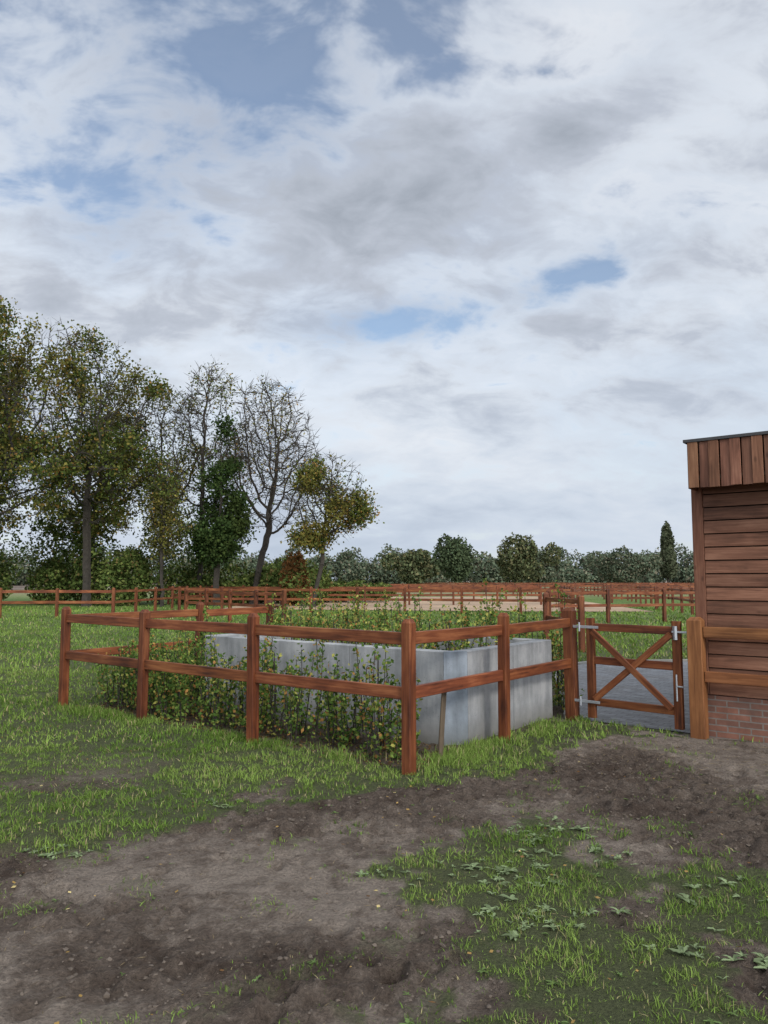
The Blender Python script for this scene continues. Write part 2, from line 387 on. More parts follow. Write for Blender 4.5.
def rosette(mb,x,y,R,nl,colr):
    z=float(gz(x,y))
    for i in range(nl):
        a=random.uniform(0,6.28); L=R*random.uniform(.4,1.2); w=L*random.uniform(.2,.45); up=random.uniform(.05,.9); bend=random.uniform(-.4,.4)
        d=np.array([math.cos(a),math.sin(a),0]); s=np.array([-d[1],d[0],0]); c=np.array(colr)*random.uniform(.55,1.35)
        vs=[];N=6
        prof=[.15,.5,.95,.6,.85,.45,.05]
        for j in range(N+1):
            t=j/N; zz=z+.006+L*up*(t-.8*t*t); ctr=np.array([x,y,0])+d*L*t+s*bend*L*t*t
            for q in(-1,0,1): vs.append(ctr+s*q*w*prof[j]*random.uniform(.6,1.4)/1.6+np.array([0,0,zz+(abs(q)*.15*w)]))
        f=[]
        for j in range(N):
            for q in(0,1): b=j*3+q; f.append([b,b+1,b+4,b+3])
        mb.add(vs,f,c)
mb=MB()
spots=[(.9,5.05),(1.0,4.9),(.8,4.7),(1.15,5.15),(.62,4.3),(.75,4.2),(.95,4.45),(.45,4.4),(.7,3.75),(.55,3.7),(.85,3.85),(1.2,3.5),(1.5,3.3),(1.7,4.1),(2.0,3.7),(1.3,4.6),(.05,4.35),(-1.9,4.6),(-1.2,5.6)]
for (x,y) in spots:
    for j in range(random.randint(6,12)):
        rosette(mb,x+random.gauss(0,.12),y+random.gauss(0,.09),random.uniform(.016,.058),random.randint(5,10),(.23,.29,.15))
for j in range(620):
    x=random.uniform(-3,3.5);y=random.uniform(2.7,7); q=masks(np.array([x]),np.array([y]))[0][0]
    if q>.3 or random.random()<.22: rosette(mb,x,y,random.uniform(.010,.034),random.randint(4,7),(.15,.22,.075))
mb.build('broadleaf_weeds',[M_leaf],smooth=True)
mb=MB(); n=420; x=rng.uniform(-4,4,n); y=rng.uniform(2.6,9,n)
P=np.stack([x,y,gz(x,y)+.02],1); quads(mb,P,rng.uniform(.012,.034,n),palette(n,[(.40,.26,.09),(.2,.11,.05),(.55,.44,.2)],[3,3,1]),.7,flat=.9)
n=2600; t=rng.random(n); w=rng.uniform(.1,1.05,n); q=A+V*(t*5.3)[:,None]+U*w[:,None]
P=np.stack([q[:,0],q[:,1],gz(q[:,0],q[:,1])+.012],1); quads(mb,P,rng.uniform(.02,.045,n),palette(n,[(.16,.09,.04),(.10,.06,.03),(.24,.16,.07)],[3,3,1]),.7,flat=.9)
n=700; x=rng.normal(3.0,.8,n); y=rng.normal(6.9,.7,n); k=(y<7.7)&(x<4.6); x=x[k];y=y[k];n=len(x)
P=np.stack([x,y,gz(x,y)+.01],1); quads(mb,P,rng.uniform(.03,.09,n),palette(n,[(.36,.28,.15),(.25,.19,.1)],[1,1]),.05,flat=.95)
n=2000; x=rng.uniform(-3,4,n); y=rng.uniform(2.6,7.5,n)
P=np.stack([x,y,gz(x,y)+.006],1); quads(mb,P,rng.uniform(.012,.05,n),palette(n,[(.30,.23,.13),(.16,.12,.08)],[1,1]),.07,flat=.93)
mb.build('fallen_leaves',[M_leaf])
# ------------------------------------------------------------ fences
def run(mb,pts,H=1.265,w=.092,rails=(1.11,.655),rh=.105,rt=.042,skip=()):
    pts=[np.array(p,float) for p in pts]
    for i,pt in enumerate(pts):
        d=pts[i+1]-pt if i<len(pts)-1 else pt-pts[i-1]
        if i not in skip: post(mb,pt[0],pt[1],H+random.uniform(-.012,.012),w,d)
    for i in range(len(pts)-1):
        for r in rails:
            beam(mb,(*pts[i],r+random.uniform(-.008,.008)),(*pts[i+1],r+random.uniform(-.008,.008)),rt,rh)
mb=MB()
run(mb,[A,B,C,D]); run(mb,[A,G,H],skip=(0,2)); post(mb,H[0],H[1],1.28,.125,U,tint=.6)
E_=D+U*2.1; F_=D+U*3.5
run(mb,[D,E_,F_],skip=(0,)); 
mb.build('wooden_fence',[M_wood])
mb=MB(); post(mb,J[0],J[1],1.22,.145,V,tint=.85)
mb.build('gate_post',[M_light])
mb=MB(); K=np.array([4.9,6.62])
for r in(1.07,.62): beam(mb,(J[0]+.06,J[1]-.05,r),(K[0],K[1],r),.045,.11,tint=.85)
post(mb,K[0],K[1],1.25,.12,V); beam(mb,(*K,1.07),(*(K-V*1.9),1.07),.045,.11); beam(mb,(*K,.62),(*(K-V*1.9),.62),.045,.11); post(mb,*(K-V*1.9),1.25,.12,V)
mb.build('wooden_fence',[M_light])
def line(p0,p1,sp=2.0):
    p0=np.array(p0,float);p1=np.array(p1,float); n=max(1,round(np.linalg.norm(p1-p0)/sp)); return [p0+(p1-p0)*i/n for i in range(n+1)]
def farf(pts,sp=2.2,**k):
    mb=MB()
    k.setdefault('w',.12)
    for i in range(len(pts)-1):
        run(mb,line(pts[i],pts[i+1],sp),skip=(0,) if i else (),**k)
    mb.build('wooden_fence',[M_wood])
farf([(-30,31),(-11.6,33)],rh=.12)
farf([(-11.6,33),(-10.6,60)],2.6)
farf([(-10.5,39.5),(1,37),(9.0,35)],2.6,rh=.12)
farf([(6.0,28),(13,30),(24,32)],2.2)
farf([(6.0,28),(9.0,35)],2.4)
farf([(9.0,35),(16,74),(17,110)],2.8)
farf([(-8.5,33),(-3.5,27)],2.2)
farf([(-14,50),(-4,48.5),(10,49)],2.6,rh=.13)
farf([(-14,62),(10,63),(40,65)],2.8,rh=.14)
farf([(-16,80),(20,84),(60,88)],3,rh=.14,w=.14)
farf([(4,120),(70,115)],3.2,rh=.15,w=.16)
farf([(4.4,17.2),(4.1,19.5),(6.0,28)],2.2)
farf([(13,30),(19,60),(24,100)],2.6)
farf([(12,41),(45,43)],2.6,rh=.12)
farf([(16,54),(55,56)],2.8,rh=.12)
# ------------------------------------------------------------ gate
gate=empty('wooden_gate')
gd=nrm(J-H); g0=H+gd*.25; g1=H+gd*1.24
mb=MB()
for q,zz in((g0,(.06,1.17)),(g1,(.06,1.17))):
    beam(mb,(*q,zz[0]),(*q,zz[1]),.055,.09,side=(-gd[1],gd[0],0),tint=.75)
mb.build('stiles',[M_wood],parent=gate)
mb=MB()
for r in(1.07,.70,.24): beam(mb,(*(g0+gd*.046),r),(*(g1-gd*.046),r),.042,.085,tint=.8)
mb.build('gate_rails',[M_wood],parent=gate)
mb=MB(); nn=np.array([-gd[1],gd[0]])
if nn[1]>0: nn=-nn
beam(mb,(*(g0+gd*.05+nn*.036),.27),(*(g1-gd*.05+nn*.036),1.03),.026,.07,tint=.95)
beam(mb,(*(g0+gd*.05+nn*.064),1.03),(*(g1-gd*.05+nn*.064),.27),.026,.07,tint=.85)
mb.build('diagonal_braces',[M_wood],parent=gate)
mb=MB()
for r in(1.07,.24):
    beam(mb,(*(H+gd*.06+nn*.05),r),(*(g0+gd*.12+nn*.05),r),.01,.03,.002,mat=0)
    beam(mb,(*(H+gd*.14+nn*.06),r-.05),(*(H+gd*.14+nn*.06),r+.05),.022,.022,.006,mat=0,side=(1,0,0))
beam(mb,(*(g1-gd*.03+nn*.05),1.06),(*(J-gd*.02+nn*.05),1.06),.014,.02,.003)
beam(mb,(*(g1+nn*.045),.98),(*(g1+nn*.045),1.12),.03,.055,.004,side=(1,0,0))
beam(mb,(*(g1+nn*.045),.35),(*(g1+nn*.045),.62),.016,.016,.004,side=(1,0,0))
beam(mb,(*(g1+nn*.045),.50),(*(g1+gd*.07+nn*.055),.50),.016,.016,.004)
mb.build('hinges_and_latch',[M_metal],parent=gate)
# ------------------------------------------------------------ concrete bin
bin_=empty('concrete_storage_bin'); Hw=.9
th=.14
def panel(mb,a,b,n):
    a=np.array(a);b=np.array(b);d=(b-a)/n; L=np.linalg.norm(d)
    for i in range(n):
        p0=a+d*i+d/L*.003;p1=a+d*(i+1)-d/L*.003; t=random.uniform(.9,1.07)
        beam(mb,(*p0,Hw/2-.05),(*p1,Hw/2-.05),th,Hw+.1+random.uniform(-.002,.002),.007,col=(t,t,t*1.01))
mb=MB(); LV=3.8; LU=2.05
o=U*th/2; q=V*th/2
panel(mb,W0+V*.15+o,W0+V*LV+o,3)
panel(mb,W0+U*.2+q,W0+U*LU+q,2)
panel(mb,W0+U*(LU-th/2)+V*(th+.004),W0+U*(LU-th/2)+V*LV,3)
panel(mb,W0+V*(LV-th/2)+U*(th+.004),W0+V*(LV-th/2)+U*(LU-th-.004),2)
cp=[W0+V*.148,W0+U*.198,W0+U*.198+V*th,W0+U*th+V*.148]
vs=[(*c_,z_) for z_ in(-.1,Hw-.001) for c_ in cp]
mb.add(vs,[[0,1,5,4],[1,2,6,5],[2,3,7,6],[3,0,4,7],[4,5,6,7]],(.80,.89,1.0))
mb.build('wall_panels',[M_conc],parent=bin_)
mb=MB(); gx=np.linspace(th,LV-th,24);gy=np.linspace(th,LU-th,14); GX,GY=np.meshgrid(gx,gy)
q=W0+V*GX.ravel()[:,None]+U*GY.ravel()[:,None]; zz=.5+.15*fbm(q[:,0]*2,q[:,1]*2,3,5)
ii=np.arange(24*14).reshape(14,24); FF=np.stack([ii[:-1,:-1],ii[1:,:-1],ii[1:,1:],ii[:-1,1:]],-1).reshape(-1,4)
mb.add(np.concatenate([q,zz[:,None]],1),FF); mb.build('soil_fill',[M_soil],smooth=True,parent=bin_)
mb=MB(); q=A+U*.62+V*.12; beam(mb,(*q,-.1),(q[0]+.05,q[1]+.02,.62),.045,.045,side=(1,0,0)); mb.build('wooden_stake',[M_greywood])
# ------------------------------------------------------------ hedges
HC=[(.085,.15,.034),(.17,.245,.055),(.36,.35,.09),(.38,.20,.065),(.05,.09,.024)]
def hedge(name,plants,wts=(4,4,1.5,.8,2),ls=.046,zb=None):
    mb=MB()
    for x,y,h,n,sp in plants:
        z0=float(gz(x,y)) if zb is None else zb; ns=random.randint(2,4)
        for k in range(ns):
            a=random.uniform(0,6.28); top=np.array([x+math.cos(a)*sp*random.uniform(.1,.8),y+math.sin(a)*sp*random.uniform(.1,.8),z0+h*random.uniform(.65,1.08)])
            base=np.array([x+math.cos(a)*.02,y+math.sin(a)*.02,z0-.02]); mid=(base+top)/2+rng.normal(0,.025,3)
            beam(mb,base,mid,.012,.012,.003,side=(1,0,0),mat=1,col=(1,1,1)); beam(mb,mid,top,.007,.007,.002,side=(1,0,0),mat=1,col=(1,1,1))
            m_=n//ns
            tw=rng.integers(0,12,m_); ta=rng.uniform(0,6.28,12); tl=rng.uniform(.05,1,12)*sp
            tt=np.linspace(.08,1,12)[tw]; tt=tt+rng.normal(0,.025,m_); ttc=tt[:,None]
            P=np.where(ttc<.5,base+(mid-base)*(ttc*2),mid+(top-mid)*(ttc*2-1))
            rr=tl[tw]*rng.random(m_)*(1.15-.6*tt)
            P=P+np.stack([np.cos(ta[tw])*rr,np.sin(ta[tw])*rr,rr*.5],1)+rng.normal(0,.022,(m_,3))
            P[:,2]=np.maximum(P[:,2],z0+.02)
            quads(mb,P,ls*rng.uniform(.6,1.3,m_),palette(m_,HC,wts,.3),.65)
    return mb.build(name,[M_leaf,M_bark])
pl=[]
for v_ in np.arange(.35,5.1,.175):
    for u_ in(.36,.66):
        q=A+V*(v_+random.gauss(0,.06))+U*(u_+random.gauss(0,.06)); f=.72+.35*min(1,max(0,(v_-.4)/3.5))
        if random.random()<.07: continue
        pl.append((q[0],q[1],random.uniform(.5,1.08),int(random.uniform(120,380)*f),.19))
hedge('beech_hedge',pl,(4,4,2,1.2,1.5))
pl=[]
for u_ in np.arange(.9,3.7,.2):
    for v_ in(4.7,5.05):
        q=A+V*(v_+random.gauss(0,.05))+U*(u_+random.gauss(0,.05)); pl.append((q[0],q[1],random.uniform(.75,1.1),random.randint(240,420),.19))
hedge('beech_hedge',pl)
pl=[]
for v_ in np.arange(.3,5.2,.16):
    for u_ in(3.45,3.75):
        q=A+V*(v_+random.gauss(0,.06))+U*(u_+random.gauss(0,.06)); pl.append((q[0],q[1],random.uniform(1.0,1.42)+(.12 if random.random()<.15 else 0),random.randint(220,380),.2))
hedge('beech_hedge',pl,(4,5,5,1.6,1.5))
pl=[]
for v_ in np.arange(.35,3.6,.24):
    for u_ in(1.05,1.6):
        q=W0+V*(v_+random.gauss(0,.06))+U*(u_+random.gauss(0,.06)); pl.append((q[0],q[1],random.uniform(.42,.78),random.randint(110,220),.18))
hedge('young_beech_plants',pl,(4,5,4,1.3,1.5),zb=.54)
# ------------------------------------------------------------ shed
shed=empty('timber_shed'); S=-V; N=-U
def w3(p,z): return (p[0],p[1],z)
S0=np.array([3.32,8.06]); LS=6.0; DS=4.2
mb=MB()
def lbox(mb,p,dirv,nrmv,L,t,z0,z1,mat=0,col=(1,1,1)):
    a=p; vs=[];lc=[]
    for z_ in(z0,z1):
        for s_,n_ in((0,0),(L,0),(L,-t),(0,-t)): 
            q=p+dirv*s_+nrmv*n_; vs.append((q[0],q[1],z_)); lc.append((s_+n_,z_,0))
    mb.add(vs,[[0,1,5,4],[1,2,6,5],[2,3,7,6],[3,0,4,7],[4,5,6,7]],col,lc,mat)
lbox(mb,S0+N*.02,S,N,LS,.2,-.1,.42); lbox(mb,S0+N*(-.18),U,V,DS,.2,-.1,.42)
mb.build('brick_plinth',[M_brick],parent=shed)
mb=MB(); z_=.43; bh=.138
while z_<2.72:
    for k,(a,b) in enumerate(((.06,2.9),(2.903,LS))):
        p0=S0+S*a+N*.0;p1=S0+S*b
        t=random.uniform(.7,1.2); o=np.array([random.uniform(0,50),random.uniform(0,9),random.uniform(0,9)])
        prof=[(.024,0),(.024,.02),(.012,bh-.012),(-.006,bh-.010),(-.006,0)]
        vs=[];lc=[]
        for q,s_ in((p0,0),(p1,b-a)):
            for n_,h_ in prof: r=q+N*n_; vs.append((r[0],r[1],z_+h_)); lc.append(o+[s_,n_,h_])
        mb.add(vs,[[i,i+1,i+6,i+5] for i in range(4)]+[[4,0,5,9],[4,3,2,1,0],[5,6,7,8,9]],(t,t,t),lc)
    p0=S0; p1=S0+U*DS
    beam(mb,(p0[0]+U[0]*.06,p0[1]+U[1]*.06,z_+bh/2),(p1[0],p1[1],z_+bh/2),.022,bh-.008)
    z_+=bh
mb.build('horizontal_cladding',[M_clad],parent=shed)
mb=MB(); lbox(mb,S0+S*.03+N*-.012+U*.03,S,N,LS-.05,DS-.1,.42,2.7,col=(.3,.3,.3)); mb.build('wall_core',[M_greywood],parent=shed)
mb=MB(); beam(mb,w3(S0,.43),w3(S0,2.75),.11,.07,side=(*S,0),tint=.85); mb.build('corner_board',[M_clad],parent=shed)
mb=MB(); FO=.30; zt=3.03; zbm=2.54
P0=S0+N*FO+S*.0
k=0; x_=0
while x_<LS+.4:
    w_=.118; p=P0+S*(x_+w_/2)
    prd=.0 if k%2 else .016
    beam(mb,w3(p+N*prd,zbm+random.uniform(-.004,.004)),w3(p+N*prd,zt-.02),w_-.004 if k%2 else .098,.022,.003,side=(*S,0),tint=random.uniform(.7,1.15)); x_+=w_ if not k%2 else .085; k+=1
x_=.03;k=0
while x_<DS+.4:
    w_=.118; p=P0+U*(x_+w_/2)
    beam(mb,w3(p,zbm),w3(p,zt-.02),w_-.004,.022,.003,side=(*U,0)); x_+=w_;k+=1
mb.build('fascia_boards',[M_clad],parent=shed)
mb=MB(); lbox(mb,P0+N*.035-S*.03,S,N,LS+.55,DS+.5,zt-.018,zt+.012); mb.build('roof_sheet',[M_roof],parent=shed)
mb=MB(); lbox(mb,P0-N*.015+S*.02,S,N,LS+.35,DS+.35,zbm+.08,zbm+.12); mb.build('soffit',[M_greywood],parent=shed)

# ------------------------------------------------------------ trees
def tree(name,base,H,env,lean=(0,0),trunk_h=None,natt=900,step=.38,infl=5,kill=.75,rad=.28,leaf_n=9000,ls=.2,cols=None,wts=None,spread=.38,thr=.25,twigs=3,clump=2.,dens_t=.45,seed=1,rmin=.016,aut=.35):
    r_=np.random.default_rng(seed)
    vol=np.array([e[3]*e[4]*e[5] for e in env]); k=r_.choice(len(env),natt,p=vol/vol.sum())
    d=r_.normal(size=(natt,3)); d/=np.linalg.norm(d,axis=1)[:,None]; rr=r_.random(natt)**(1/2.6)
    E=np.array(env)[k]; At=E[:,:3]+d*rr[:,None]*E[:,3:6]
    At=At[At[:,2]>trunk_h*.6]
    nodes=[];par=[]; n0=int(trunk_h/step)
    wob=np.zeros(2)
    for i in range(n0+1):
        t=i/n0; wob+=r_.normal(0,.03,2)
        nodes.append([lean[0]*t+wob[0],lean[1]*t+wob[1],t*trunk_h]); par.append(i-1)
    Nd=np.array(nodes); par=list(par)
    D2=np.linalg.norm(At[:,None]-Nd[None],axis=2); near=D2.argmin(1); nd=D2.min(1); alive=nd>kill
    for it in range(90):
        mk=alive&(nd<(infl if it>8 else 30))
        if not mk.any(): break
        dr=At[mk]-Nd[near[mk]]; dr/=np.linalg.norm(dr,axis=1)[:,None]
        acc=np.zeros((len(Nd),3)); np.add.at(acc,near[mk],dr)
        ids=np.unique(near[mk]); dd=acc[ids]; ln=np.linalg.norm(dd,axis=1); ok=ln>.02; ids=ids[ok]
        if len(ids)==0: break
        dd=dd[ok]/ln[ok][:,None]
        dd=dd+r_.normal(0,.16,dd.shape); dd[:,2]+=.06; dd/=np.linalg.norm(dd,axis=1)[:,None]
        new=Nd[ids]+dd*step; b=len(Nd); Nd=np.concatenate([Nd,new]); par+=list(ids)
        DD=np.linalg.norm(At[:,None]-new[None],axis=2); m_=DD.min(1); am=DD.argmin(1)
        up=m_<nd; nd=np.where(up,m_,nd); near=np.where(up,am+b,near); alive&=nd>kill
        if len(Nd)>6000: break
    par=np.array(par); n=len(Nd); e=2.3; r=np.zeros(n)
    for i in range(n-1,0,-1):
        if r[i]==0: r[i]=rmin**e
        r[par[i]]+=r[i]
    r=r**(1/e); r=np.maximum(r*(rad/r[0])**(np.clip((r-rmin)/(r[0]-rmin),0,1)**.35),rmin); 
    r[:3]*=[1.45,1.2,1.08]
    base=np.array([*base,-.1])
    mb=MB(); i=np.arange(1,n); p0=Nd[par[i]]; p1=Nd[i]; ax=p1-p0; ax/=np.linalg.norm(ax,axis=1)[:,None]
    ref=np.where(np.abs(ax[:,2:])>.9,np.array([[1.,0,0]]),np.array([[0,0,1.]])); s1=np.cross(ax,ref); s1/=np.linalg.norm(s1,axis=1)[:,None]; s2=np.cross(ax,s1)
    K=5; vv=[]
    r0=np.minimum(r[par[i]],r[i]*1.5+.01); r1=r[i]
    for P,R in((p0-ax*.03,r0),(p1,r1)):
        for a in range(K):
            t=2*np.pi*a/K; vv.append(P+(s1*math.cos(t)+s2*math.sin(t))*R[:,None])
    vv=np.stack(vv,1)+base; m_=len(i)
    f=np.array([[a,(a+1)%K,K+(a+1)%K,K+a] for a in range(K)]); ff=(np.arange(m_)[:,None,None]*2*K+f[None]).reshape(-1,4)
    mb.add(vv.reshape(-1,3),ff,(1,1,1),mat=1)
    thin=np.where((r<.06)&(np.arange(n)>n0))[0]
    if twigs:
        q=np.repeat(thin,twigs); m_=len(q); dirs=Nd[q]-Nd[par[q]]; dirs/=np.linalg.norm(dirs,axis=1)[:,None]; dirs=dirs+r_.normal(0,.6,(m_,3)); dirs/=np.linalg.norm(dirs,axis=1)[:,None]
        L=r_.uniform(.35,.95,m_)[:,None]; sd=np.cross(dirs,r_.normal(size=(m_,3))); sd/=np.linalg.norm(sd,axis=1)[:,None]; w=.014
        P=Nd[q]+base; v=np.stack([P-sd*w,P+sd*w,P+dirs*L*.55+sd*w*.6+np.array([0,0,.03]),P+dirs*L],1)
        mb.add(v.reshape(-1,3),np.arange(m_*4).reshape(m_,4),(1,1,1),mat=1)
    if leaf_n:
        T=Nd[thin]; cn=fbm(T[:,0]/clump+50,T[:,1]/clump+50,2,seed,T[:,2]/clump+50); wt=np.clip((cn-dens_t)*6,0.02,1); wt/=wt.sum()
        q=r_.choice(len(T),leaf_n,p=wt); P=T[q]+r_.normal(0,spread,(leaf_n,3))*np.array([1,1,.8])
        c=palette(leaf_n,cols,wts,.3); sh=.65+.7*fbm(P[:,0]/1.3+9,P[:,1]/1.3+9,2,seed+5,P[:,2]/1.3)[:,None]
        au=sstep(.5,.66,fbm(P[:,0]/1.8+3,P[:,1]/1.8+3,2,seed+31,P[:,2]/1.8))[:,None]*aut
        c=c*(1-au)+np.array([[.24,.18,.05]])*au
        quads(mb,P+base,ls*r_.uniform(.6,1.3,leaf_n),c*sh,.7)
    return mb.build(name,[M_leaf,M_bark])
OAK=[(.075,.10,.026),(.11,.135,.034),(.22,.19,.05),(.27,.155,.045),(.045,.065,.019)]
DK=[(.032,.055,.018),(.05,.08,.025),(.075,.105,.03)]
def crown(H,R,z0,seed,k=7):
    r_=np.random.default_rng(seed); L=[(0,0,(H+z0)/2,R*.6,R*.6,(H-z0)/2)]
    for i in range(k):
        t=(i+.5)/k; zc=z0+(H-z0)*(.08+.80*t); a=r_.uniform(0,6.28); rr=R*(1-.4*abs(t-.45))
        L.append((math.cos(a)*rr*.62,math.sin(a)*rr*.62,zc,rr*.6,rr*.6,(H-z0)*.14))
    return L
tree('oak_tree',(-22.6,44),18.2,crown(18.0,5.6,4,1,11),trunk_h=7,natt=1700,rad=.27,leaf_n=27000,cols=OAK,wts=(4,4,2.4,1.2,2),seed=1,ls=.19,dens_t=.45)
tree('oak_tree',(-17.8,46),17.6,crown(17.6,4.4,4,2,10),trunk_h=7,natt=1600,rad=.25,leaf_n=16500,cols=OAK,wts=(4,4,1.3,.6,2.5),seed=2,dens_t=.47,ls=.19)
tree('oak_tree',(-27.5,47),19,crown(19,5,3,12,9),trunk_h=7,natt=1100,rad=.3,leaf_n=20000,cols=OAK,wts=(4,4,2,1,2),seed=12,dens_t=.42)
tree('oak_tree',(-20.4,53),17.5,crown(17.2,4.2,4,22,9),trunk_h=6,natt=1100,rad=.24,leaf_n=9000,cols=OAK,wts=(4,3,.8,.3,3),seed=22,dens_t=.47)
tree('oak_tree',(-14.9,51),15.4,crown(15.3,2.9,4.5,3,8),trunk_h=6,natt=900,rad=.17,leaf_n=4000,cols=OAK,wts=(4,3,2,.8,3),seed=3,dens_t=.48,kill=.58,ls=.18,twigs=4)
tree('alder_tree',(-11.9,50),16.8,crown(16.8,2.7,5.5,4,8),trunk_h=7,natt=1050,rad=.18,leaf_n=3200,cols=OAK,wts=(4,3,2,.8,3),seed=4,dens_t=.48,kill=.54,ls=.16,twigs=4,rmin=.018)
tree('ivy_clad_tree',(-10.3,47.5),12.6,[(0,0,6,1.5,1.5,5.2),(.3,0,9.5,.9,.9,2.9),(-.8,.3,4,1.8,1.8,2.6),(.9,0,5,1.2,1.2,1.5)],trunk_h=5,natt=900,rad=.2,leaf_n=17000,cols=DK,wts=(3,3,1),seed=5,dens_t=.36,twigs=1,ls=.2,spread=.34,aut=.05)
tree('bare_oak_tree',(-8.6,50),15.3,[(1.2,0,9.8,3.2,2.6,5.2),(2.6,0,9.4,2.0,2,2.8),(-.5,0,9,2,2,3.5),(.8,0,13,2.2,1.8,2.2)],lean=(.7,0),trunk_h=4.5,natt=1600,rad=.22,leaf_n=2000,cols=OAK,wts=(2,2,3,2,1),seed=6,kill=.46,step=.32,ls=.15,twigs=4,dens_t=.5,rmin=.018)
tree('oak_tree',(-4.2,45),9.7,[(1.0,0,6.6,2.4,2,2.6),(1.9,0,5.6,1.7,1.6,1.4),(.1,0,4.6,1.5,1.4,1.4),(1.1,0,8.2,1.2,1.2,1.2),(-.3,0,6,1,1,1)],lean=(.5,0),trunk_h=2.6,natt=800,rad=.13,leaf_n=10500,cols=OAK,wts=(3,4,3.5,1.3,1.4),seed=7,kill=.48,step=.3,ls=.17,spread=.3,dens_t=.44,aut=.3)
tree('birch_tree',(-13.3,46),9.5,crown(9.2,1.6,2.5,8,5),trunk_h=3.5,natt=420,rad=.1,leaf_n=3800,cols=OAK,wts=(4,4,2,.4,2),seed=8,kill=.5,step=.3,dens_t=.4,ls=.16)
# ------------------------------------------------------------ leafy masses
def mass(mb,c,R,n,s,cols,wts,seed):
    r_=np.random.default_rng(seed); d=r_.normal(size=(n,3)); d/=np.linalg.norm(d,axis=1)[:,None]
    rn=.62+.62*fbm(d[:,0]*2.2+seed*3.1,d[:,1]*2.2+40,3,seed,d[:,2]*2.2+9)
    P=np.array(c)+d*np.array(R)*(rn*r_.uniform(.72,1.06,n))[:,None]; P[:,2]=np.abs(P[:,2])
    col=palette(n,cols,wts,.25)*(.6+.8*fbm(P[:,0]/s/6,P[:,1]/s/6,2,seed,P[:,2]/s/6))[:,None]
    quads(mb,P,s*r_.uniform(.6,1.3,n),col,.75)
mb=MB(); UND=[(.055,.08,.022),(.09,.125,.034),(.15,.175,.05),(.17,.13,.05)]
for i in range(44):
    x=-33+i*.66+random.gauss(0,.4); y=random.uniform(47,56)
    h=random.uniform(2.2,7.2) if x<-12.5 else random.uniform(1.4,3.4)
    mass(mb,(x,y,h*.5),(random.uniform(1.0,1.8),1.6,h*.55),1200,.21,UND,(3,4,2.4,.7),100+i)
for i in range(10):
    x=-5.5+i*.6; mass(mb,(x,54+random.gauss(0,1),.8),(1.0,1.1,random.uniform(.7,1.2)*(1-.05*i)),500,.22,UND,(4,4,1,.6),200+i)
mb.build('shrub_thicket',[M_far])
mb=MB(); mass(mb,(-5.5,47.5,1.7),(.9,.9,1.7),2600,.18,[(.26,.12,.045),(.18,.09,.035),(.12,.10,.04)],(3,3,1),300)
mb.build('copper_beech_shrub',[M_leaf])
mb=MB(); FARC=[(.078,.102,.066),(.10,.125,.08),(.135,.14,.09),(.15,.135,.095)]  # greyed, bluer leaf tones: distance haze painted into the foliage colour
for row,(dist,n_,hm) in enumerate(((300,120,14.5),(225,90,7.5))):
    for i in range(n_):
        x=-200+i*(420/n_)+random.gauss(0,3); h=hm*random.uniform(.6,1.1)
        mass(mb,(x,dist+random.gauss(0,8),h*.5),(random.uniform(3.5,7),4,h*.54),760,.95,FARC,(4,4,2,1.2),400+i+row*200)
mb.build('distant_treeline',[M_far])
def farbush(name,x,y,h,w,cols,wts,seed,n=3000,s=.5):
    mb=MB(); beam(mb,(x,y,-.1),(x,y,h*.4),.35,.35,.05,side=(1,0,0),mat=1)
    mass(mb,(x,y,h*.5),(w*.7,w*.7,h*.42),n,s,cols,wts,seed)
    for k in range(7): mass(mb,(x+random.gauss(0,w*.5),y+random.gauss(0,w*.3),h*random.uniform(.3,.8)),(w*.42,w*.4,h*.2),n//6,s,cols,wts,seed+k+1)
    mb.build(name,[M_far,M_bark])
farbush('broadleaf_tree',13,138,10.4,4.2,[(.045,.065,.034),(.065,.085,.043)],(2,4),700)
farbush('broadleaf_tree',24,140,10.8,4.8,[(.075,.09,.045),(.105,.12,.055),(.14,.13,.065)],(3,3,2),710)
farbush('broadleaf_tree',4.5,118,6.6,3.6,[(.07,.09,.045),(.10,.115,.055),(.14,.13,.065)],(3,3,2),720)
farbush('broadleaf_tree',32,160,8.5,5,FARC,(3,3,2,1),730)
farbush('broadleaf_tree',50,160,9,6,FARC,(3,3,2,1),740)
farbush('poplar_tree',61,165,15.5,2.0,[(.075,.09,.05),(.10,.11,.065)],(1,1),750,3000,.6)

# ------------------------------------------------------------ world
w=bpy.data.worlds.new('World'); sc.world=w; w.use_nodes=True; nt=NT(w.node_tree)
out=nt.n('ShaderNodeOutputWorld')
sun_dir=Vector((.45,-.80,.52)).normalized()
el=math.asin(sun_dir.z); rot=math.atan2(sun_dir.x,sun_dir.y)
sky=nt.n('ShaderNodeTexSky',sky_type='NISHITA',sun_disc=False,sun_elevation=el,sun_rotation=rot)
tcn=nt.n('ShaderNodeTexCoord').outputs['Generated']
sp=nt.n('ShaderNodeSeparateXYZ'); nt.l(tcn,sp.inputs[0]); x,y,z_=sp.outputs
zp=nt.m('ADD',nt.m('MAXIMUM',z_,0.0),.42)
cb=nt.n('ShaderNodeCombineXYZ'); nt.l(nt.m('DIVIDE',x,zp),cb.inputs[0]); nt.l(nt.m('DIVIDE',y,zp),cb.inputs[1]); cb.inputs[2].default_value=1.7
q=cb.outputs[0]
mp=nt.n('ShaderNodeMapping'); nt.l(q,mp.inputs[0]); mp.inputs['Rotation'].default_value=(0,0,math.radians(-16)); mp.inputs['Scale'].default_value=(.9,1.3,1)
nA=nt.noise(mp.outputs[0],2.9,6,.54,.25); nB=nt.noise(mp.outputs[0],8.5,5,.58,.3); nC=nt.noise(q,1.6,3,.5,.2)
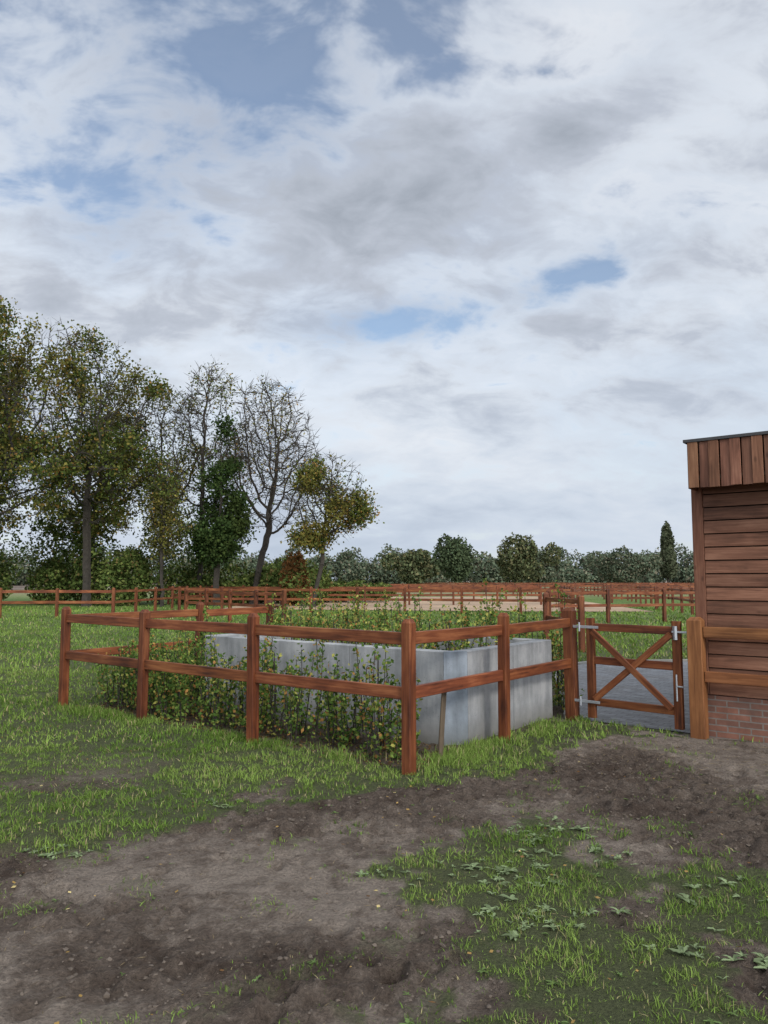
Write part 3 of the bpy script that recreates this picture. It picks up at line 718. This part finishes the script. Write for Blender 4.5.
def blob(cx,cz,sx,sz,rotd,amp):
    c_,s_=math.cos(math.radians(rotd)),math.sin(math.radians(rotd))
    dx=nt.m('SUBTRACT',x,cx); dz=nt.m('SUBTRACT',z_,cz)
    a=nt.m('DIVIDE',nt.m('ADD',nt.m('MULTIPLY',dx,c_),nt.m('MULTIPLY',dz,s_)),sx)
    b=nt.m('DIVIDE',nt.m('SUBTRACT',nt.m('MULTIPLY',dz,c_),nt.m('MULTIPLY',dx,s_)),sz)
    r=nt.m('ADD',nt.m('MULTIPLY',a,a),nt.m('MULTIPLY',b,b))
    g_=nt.m('POWER',2.718,nt.m('MULTIPLY',r,-1.0))
    return nt.m('MULTIPLY',nt.m('MULTIPLY',g_,amp),nt.m('GREATER_THAN',y,0.0))
def add(*a):
    r=a[0]
    for k in a[1:]: r=nt.m('ADD',r,k)
    return r
blue=add(blob(-.17,.56,.27,.12,-8,.115),blob(.0,.325,.13,.028,5,.15),blob(.24,.37,.07,.02,15,.075),blob(.12,.66,.3,.05,0,.06),blob(-.34,.40,.10,.05,0,.07))
cov=add(nt.m('MULTIPLY',nA,.50),nt.m('MULTIPLY',nB,.50))
cov=nt.m('SUBTRACT',cov,blue)
bank=blob(.08,.450,.40,.062,16,1.0)
cov=nt.m('ADD',cov,nt.m('MULTIPLY',bank,.12))
hz=nt.m('SUBTRACT',1.0,nt.m('DIVIDE',z_,.33),clamp=True)
cov=nt.m('ADD',cov,nt.m('MULTIPLY',hz,.12))
alpha=nt.ramp(cov,[(.35,(.12,.12,.12)),(.485,(.82,.82,.82)),(.58,(1,1,1))],'EASE')
detail=nt.m('ADD',nt.m('MULTIPLY',nB,nt.m('SUBTRACT',.42,nt.m('MULTIPLY',hz,.30))),nt.m('MULTIPLY',hz,.15))
thick=add(nt.m('MULTIPLY',nC,.28),nt.m('MULTIPLY',nA,.30),detail,nt.m('MULTIPLY',bank,.105),blob(-.42,.72,.2,.08,0,.06),blob(.35,.58,.2,.05,20,.03))
ccol=nt.ramp(thick,[(.44,(.94,.96,.99)),(.51,(.76,.81,.88)),(.585,(.53,.575,.66)),(.72,(.35,.39,.455))])
ccol=nt.mix(nt.m('MULTIPLY',hz,.75),ccol,(.50,.59,.72))
vm=nt.n('ShaderNodeVectorMath',operation='DOT_PRODUCT'); nt.l(tcn,vm.inputs[0]); vm.inputs[1].default_value=sun_dir
glow=nt.m('POWER',nt.m('MAXIMUM',vm.outputs['Value'],0.0),2.0)
bright=nt.m('ADD',1.0,nt.m('MULTIPLY',glow,2.5))
bg1=nt.n('ShaderNodeBackground'); nt.l(sky.outputs[0],bg1.inputs[0]); bg1.inputs[1].default_value=.15
bg2=nt.n('ShaderNodeBackground'); nt.l(ccol,bg2.inputs[0]); nt.l(bright,bg2.inputs[1])
mx=nt.n('ShaderNodeMixShader'); nt.l(alpha,mx.inputs[0]); nt.l(bg1.outputs[0],mx.inputs[1]); nt.l(bg2.outputs[0],mx.inputs[2]); nt.l(mx.outputs[0],out.inputs[0])
# sun
sd=bpy.data.lights.new('sun','SUN'); sd.energy=1.5; sd.angle=math.radians(10); sd.color=(1,.95,.88)
so=bpy.data.objects.new('sun',sd); so.rotation_euler=sun_dir.to_track_quat('Z','Y').to_euler(); so.location=(5,-10,20); sc.collection.objects.link(so)
# camera
cd=bpy.data.cameras.new('camera'); co=bpy.data.objects.new('camera',cd); sc.collection.objects.link(co)
cd.sensor_fit='VERTICAL'; cd.sensor_height=36; cd.lens=26.9; cd.clip_end=6000; cd.clip_start=.05
co.location=(0,0,1.6); co.rotation_euler=(math.radians(95.08),0,0); sc.camera=co
sc.view_settings.view_transform='Standard'; sc.view_settings.look='None'; sc.view_settings.exposure=0; sc.view_settings.gamma=1
